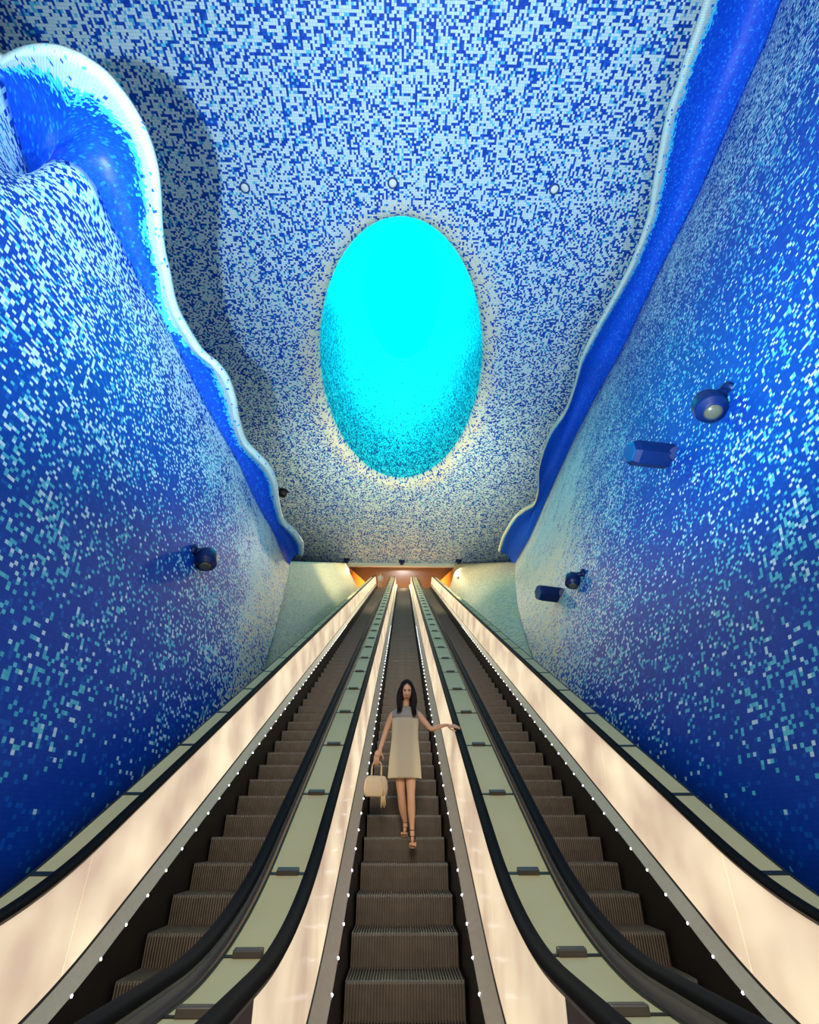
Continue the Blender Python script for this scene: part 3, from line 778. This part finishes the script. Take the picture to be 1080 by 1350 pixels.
# dress
secs=[(2.082,.004,.218,.155),(2.10,.004,.216,.154),(2.20,.004,.210,.150),(2.32,.005,.204,.148),(2.45,.008,.190,.136),(2.58,.010,.180,.126),(2.68,.010,.180,.130),(2.76,.012,.184,.134),(2.815,.013,.186,.130)]
def ring(mb,z,cx,hx,hy,fold=0,n=56,dy=0):
    row=[]
    for i in range(n):
        a=2*PI*i/n; f=1+fold*math.cos(9*a+.6)+fold*.6*math.cos(5*a)
        ca=math.cos(a); sa=math.sin(a)
        sx=abs(ca)**.86*(1 if ca>0 else -1); sy=abs(sa)**.92*(1 if sa>0 else -1)
        row.append(mb.vert(loc(cx+hx*f*sx,6.882+dy+hy*f*sy,z)))
    return row
mb=MB(); rows=[]
for k,(z,cx,hx,hy) in enumerate(secs):
    rows.append(ring(mb,z,cx,hx,hy,.030*max(0,1-(z-2.08)/.45)))
mb.grid(rows,close=True)
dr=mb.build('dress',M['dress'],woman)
sd=dr.modifiers.new('thickness','SOLIDIFY'); sd.thickness=.006
mb=MB(); rows=[ring(mb,z,cx,hx,hy) for z,cx,hx,hy in ((2.805,.013,.188,.132),(2.86,.014,.192,.118),(2.905,.015,.186,.098),(2.932,.017,.140,.080),(2.948,.019,.092,.068),(2.962,.020,.058,.058))]
mb.grid(rows,close=True)
yk=mb.build('yoke',M['yoke'],dr); yk['label']='grey sheer yoke of the dress'
sd=yk.modifiers.new('thickness','SOLIDIFY'); sd.thickness=.005
# sandals
def sandal(ft,dirn,heel,lbl):
    b=ft['ball']; a=ft['ank']; up=Vector((0,0,1)); rt=Vector((1,0,0)); nn=rt.cross(dirn); nn=nn if nn.z>0 else -nn
    root=MB(); rows=[]
    he=a+Vector((0,.022,-.075)) if heel is None else heel
    path_=[b+dirn*.050-nn*.020, b+dirn*.02-nn*.022, b-dirn*.01-nn*.022, b.lerp(he,.5)-nn*.020, he-Vector((0,.012,0)), he+Vector((0,.018,0))]
    for p,w in zip(path_,(.024,.040,.041,.030,.026,.018)):
        rows.append([root.vert(p+rt*w),root.vert(p-rt*w),root.vert(p-rt*w-nn*.010),root.vert(p+rt*w-nn*.010)])
    root.grid(rows,sm=False,close=True); root.face(*rows[0]); root.face(*rows[-1][::-1])
    root.tube([he+Vector((0,.004,-.004)),he+Vector((0,.006,-.050))],[.012,.008],8)
    so=root.build('sandal',M['sole'],woman)
    def loop(c,ax,rx,rz,r=.0045):
        m2=MB(); u=rt; w_=ax.cross(u).normalized(); pts=[c+u*rx*math.cos(t)+w_*rz*math.sin(t) for t in [2*PI*k/16 for k in range(17)]]
        m2.tube(pts,r,6,caps=False); m2.build('strap',M['strap'],so)
    loop(a+Vector((0,0,.022)),Vector((0,-.2,1)).normalized(),.0325,.0335)
    loop(b-dirn*.004,dirn,.038,.022,.0055); loop(b.lerp(a,.45),(dirn+Vector((0,0,-.5))).normalized(),.034,.027)
sandal(ftR,dR,None,''); sandal(ftL,dL,None,'')

# ------------------------------------------------------------------ handbag in her right hand
BX,BY,BZ=-.360,6.804,1.878
bag=empty('handbag',(BX,BY,BZ),'cream structured handbag with two short handles held by the woman','bag')
mb=MB(); rows=[]
def rbox(hx,hy,z,rr=.03,n=6):
    out=[]
    for cx,cy,a0 in ((hx-rr,hy-rr,0),(-hx+rr,hy-rr,PI/2),(-hx+rr,-hy+rr,PI),(hx-rr,-hy+rr,1.5*PI)):
        for k in range(n+1):
            a=a0+PI/2*k/n; out.append((cx+rr*math.cos(a),cy+rr*math.sin(a)))
    return [mb.vert((x,y,z)) for x,y in out]
for z,k in ((0,.90),(.012,.98),(.06,1.02),(.14,1.0),(.20,.95),(.222,.86),(.230,.70)): rows.append(rbox(.135*k,.068*k,z,.035*k))
mb.grid(rows,close=True); mb.face(*rows[0][::-1]); mb.face(*rows[-1])
bag_rot=Matrix.Rotation(math.radians(-16),4,'Z'); bag.rotation_euler=(0,math.radians(1),math.radians(6))
mb.build('bag_body',M['bag'],bag)
for s in (-1,1):
    mb=MB(); mb.tube([(s*.134,0,.02),(s*.139,0,.10),(s*.130,0,.19)],[.042,.050,.036],12,flat=.25,up=Vector((1,0,0))); mb.build('gusset',M['bagside'],bag)
for s in (-1,1):
    mb=MB(); pts=[(-.062,s*.030,.215),(-.062,s*.030,.25)]+[(-.062*math.copysign(abs(math.cos(t))**.6,math.cos(t)),s*(.030-.018*math.sin(t)),.27+.124*math.sin(t)**.6) for t in [PI*k/14 for k in range(0,15)]]+[(.062,s*.030,.25),(.062,s*.030,.215)]
    mb.tube(pts,.0085,8); h=mb.build('handle',M['bag'],bag)
    for q in (-1,1):
        mb=MB(); mb.lathe([(.014,-.004),(.014,.004)],12,Matrix.Translation((q*.062,s*.034,.222))@Matrix.Rotation(PI/2,4,'X')); mb.build('ring',M['steel'],h)
mb=MB(); mb.tube([(.060,-.065,.20),(.085,-.080,.12),(.092,-.084,.04)],.005,6)
for k in range(14):
    a=2*PI*k/14; mb.tube([(.092,-.084,.045),(.092+.018*math.cos(a),-.084+.018*math.sin(a),0),(.098+.030*math.cos(a),-.084+.026*math.sin(a),-.075-.02*(k%3))],[.008,.008,.004],6)
mb.build('tassel',M['tassel'],bag)

# ------------------------------------------------------------------ the tiny figure at the top of the left escalator
M['shirt']=pmat('white shirt',(.72,.68,.60),.8,var=.06)
M['trousers']=pmat('beige trousers',(.60,.45,.28),.8,var=.08)
M['greyhair']=pmat('pale hair',(.55,.50,.45),.7,var=.1)
PX,PY,PZ=-2.16,39.1,ZT+.013
far=empty('person',(PX,PY,PZ),'tiny far person with pale hair and light clothes at the top of the left escalator','person')
ex=MB(); ex.ball((0,0,1.60),(.085,.10,.125),20,14); ex.ball((0,-.10,1.585),(.016,.022,.022),8,6)
for s in (-1,1):
    for k in range(4): ex.tube([(s*.275,-.03+.02*k,.80),(s*.278,-.035+.02*k,.76),(s*.270,-.04+.02*k,.72)],[.010,.009,.007],6)
    ex.tube([(s*.262,-.04,.83),(s*.252,-.06,.79),(s*.255,-.065,.76)],[.012,.010,.008],6)
pv=((0,0,.95),(.13,.10))
chain=[[pv,((0,0,1.15),(.13,.09)),((0,0,1.35),(.15,.10)),((0,0,1.42),(.10,.08)),((0,0,1.48),(.05,.05)),((0,0,1.54),(.05,.05))]]
for s in (-1,1):
    chain.append([((0,0,1.35),(.15,.10)),((s*.18,0,1.38),.055),((s*.23,.01,1.12),.042),((s*.265,-.03,.90),.026),((s*.272,-.02,.83),(.02,.04))])
    chain.append([pv,((s*.09,0,.85),.085),((s*.10,-.01,.48),.055),((s*.10,.02,.09),.038),((s*.105,-.12,.035),(.04,.022))])
skin_body(chain,'body',M['skin'],far,ex,1)
mb=MB()
def rg(mb,z,hx,hy,cx=0,n=24): return [mb.vert((cx+hx*math.cos(2*PI*i/n),hy*math.sin(2*PI*i/n),z)) for i in range(n)]
mb.grid([rg(mb,z,a,b) for z,a,b in ((.86,.20,.15),(1.1,.185,.14),(1.3,.205,.145),(1.40,.19,.12),(1.46,.08,.075))],close=True)
for s in (-1,1): mb.tube([(s*.175,0,1.39),(s*.21,.005,1.25),(s*.235,.01,1.10)],[.072,.064,.058],14)
mb.build('shirt',M['shirt'],far)
mb=MB(); mb.grid([rg(mb,z,a,b) for z,a,b in ((.74,.185,.135),(.95,.178,.135))],close=True)
for s in (-1,1): mb.tube([(s*.085,0,.86),(s*.098,-.01,.5),(s*.10,.015,.09)],[.10,.078,.066],16)
mb.build('trousers',M['trousers'],far)
for s in (-1,1):
    mb=MB(); mb.ball((s*.105,-.06,.034),(.05,.13,.034),14,8); mb.build('shoe',M['dark'],far)
mb=MB(); rows=[]
for j in range(10):
    t=.02+PI*.62*j/9; rows.append([mb.vert((.095*math.sin(t)*math.cos(a),.018+.112*math.sin(t)*math.sin(a),1.60+.138*math.cos(t))) for a in [(-.30+1.6*k/23)*PI for k in range(24)]] if t>.9 else [mb.vert((.095*math.sin(t)*math.cos(a),.01+.112*math.sin(t)*math.sin(a),1.60+.138*math.cos(t))) for a in [(-.30+1.6*k/23)*PI for k in range(24)]])
mb.grid(rows); mb.build('hair',M['greyhair'],far)
# ------------------------------------------------------------------ light
def lamp(name,kind,loc,energy,col,aim=None,size=1.,**k):
    l=bpy.data.lights.new(name,kind); l.energy=energy; l.color=col
    o=bpy.data.objects.new(name,l); COL.objects.link(o); o.location=loc
    if aim is not None: o.rotation_euler=(Vector(aim)-Vector(loc)).to_track_quat('-Z','Y').to_euler()
    if kind=='AREA': l.size=size; l.shape='DISK'
    else: l.shadow_soft_size=size
    for a,b in k.items(): setattr(l,a,b)
    return o
lamp('skylight lamp','AREA',(EC.x,EC.y+.9,HZ+10.6),420,(.0,.85,1.0),aim=(EC.x,EC.y+.9,0),size=5)
lamp('shaft lamp','POINT',(EC.x-1.5,EC.y-2,HZ+6),150,(.0,.85,1.0),size=1.2)
lamp('shaft lamp','POINT',(EC.x+1.0,EC.y+3,HZ+8),190,(.0,.85,1.0),size=1.2)
lamp('left uplight','SPOT',(-1.8,-.2,1.65),17500,(.66,.84,1.0),aim=(4.0,8,23),size=.10,spot_size=math.radians(104),spot_blend=1.0)
lamp('right uplight','SPOT',(2.4,3.2,1.75),5000,(.66,.84,1.0),aim=(-2.0,9,23),size=.15,spot_size=math.radians(96),spot_blend=.75)
for x in (-4.6,0,4.5): lamp('portal spotlight','SPOT',(x,38.4,21.9),700,(1.0,.86,.54),aim=(x*.8,27,12),size=.12,spot_size=math.radians(92),spot_blend=.7)
lamp('upper warm fill','SPOT',(-2.9,21,11.6),3800,(1.0,.90,.58),aim=(1.0,29,23),size=.8,spot_size=math.radians(120),spot_blend=.9)  # added warm fill for the far ceiling, no fixture stands here
lamp('upper warm fill','SPOT',(2.95,21,11.6),3800,(1.0,.90,.58),aim=(-1.0,29,23),size=.8,spot_size=math.radians(120),spot_blend=.9)  # its mirrored partner, likewise an added fill
lamp('landing wall fill','SPOT',(0,31,22.8),2400,(1.0,.84,.56),aim=(0,31,10),size=.6,spot_size=math.radians(168),spot_blend=.5)  # added downward fill to even out the landing walls and upper steps
lamp('added front fill','AREA',(0,-7,9),620,(.80,.90,1.0),aim=(0,14,10),size=8)  # added cool ambient fill from behind the camera
lamp('added front fill','AREA',(0,-3,5.5),300,(1.0,.80,.56),aim=(0,8,1.5),size=2)  # added warm fill that brightens the woman and the lower steps
lamp('landing lamp','AREA',(0,40.7,21.6),1700,(1.0,.80,.50),aim=(0,45.4,21.5),size=1.6)
w=bpy.data.worlds.new('world'); SC.world=w; w.use_nodes=True
w.node_tree.nodes['Background'].inputs[0].default_value=(.05,.1,.2,1); w.node_tree.nodes['Background'].inputs[1].default_value=.2
M['led'].cycles.emission_sampling='NONE'
SC.cycles.max_bounces=6; SC.cycles.diffuse_bounces=3; SC.cycles.glossy_bounces=3
vs=SC.view_settings; vs.view_transform='Standard'; vs.look='None'; vs.exposure=0; vs.gamma=1; vs.use_curve_mapping=False
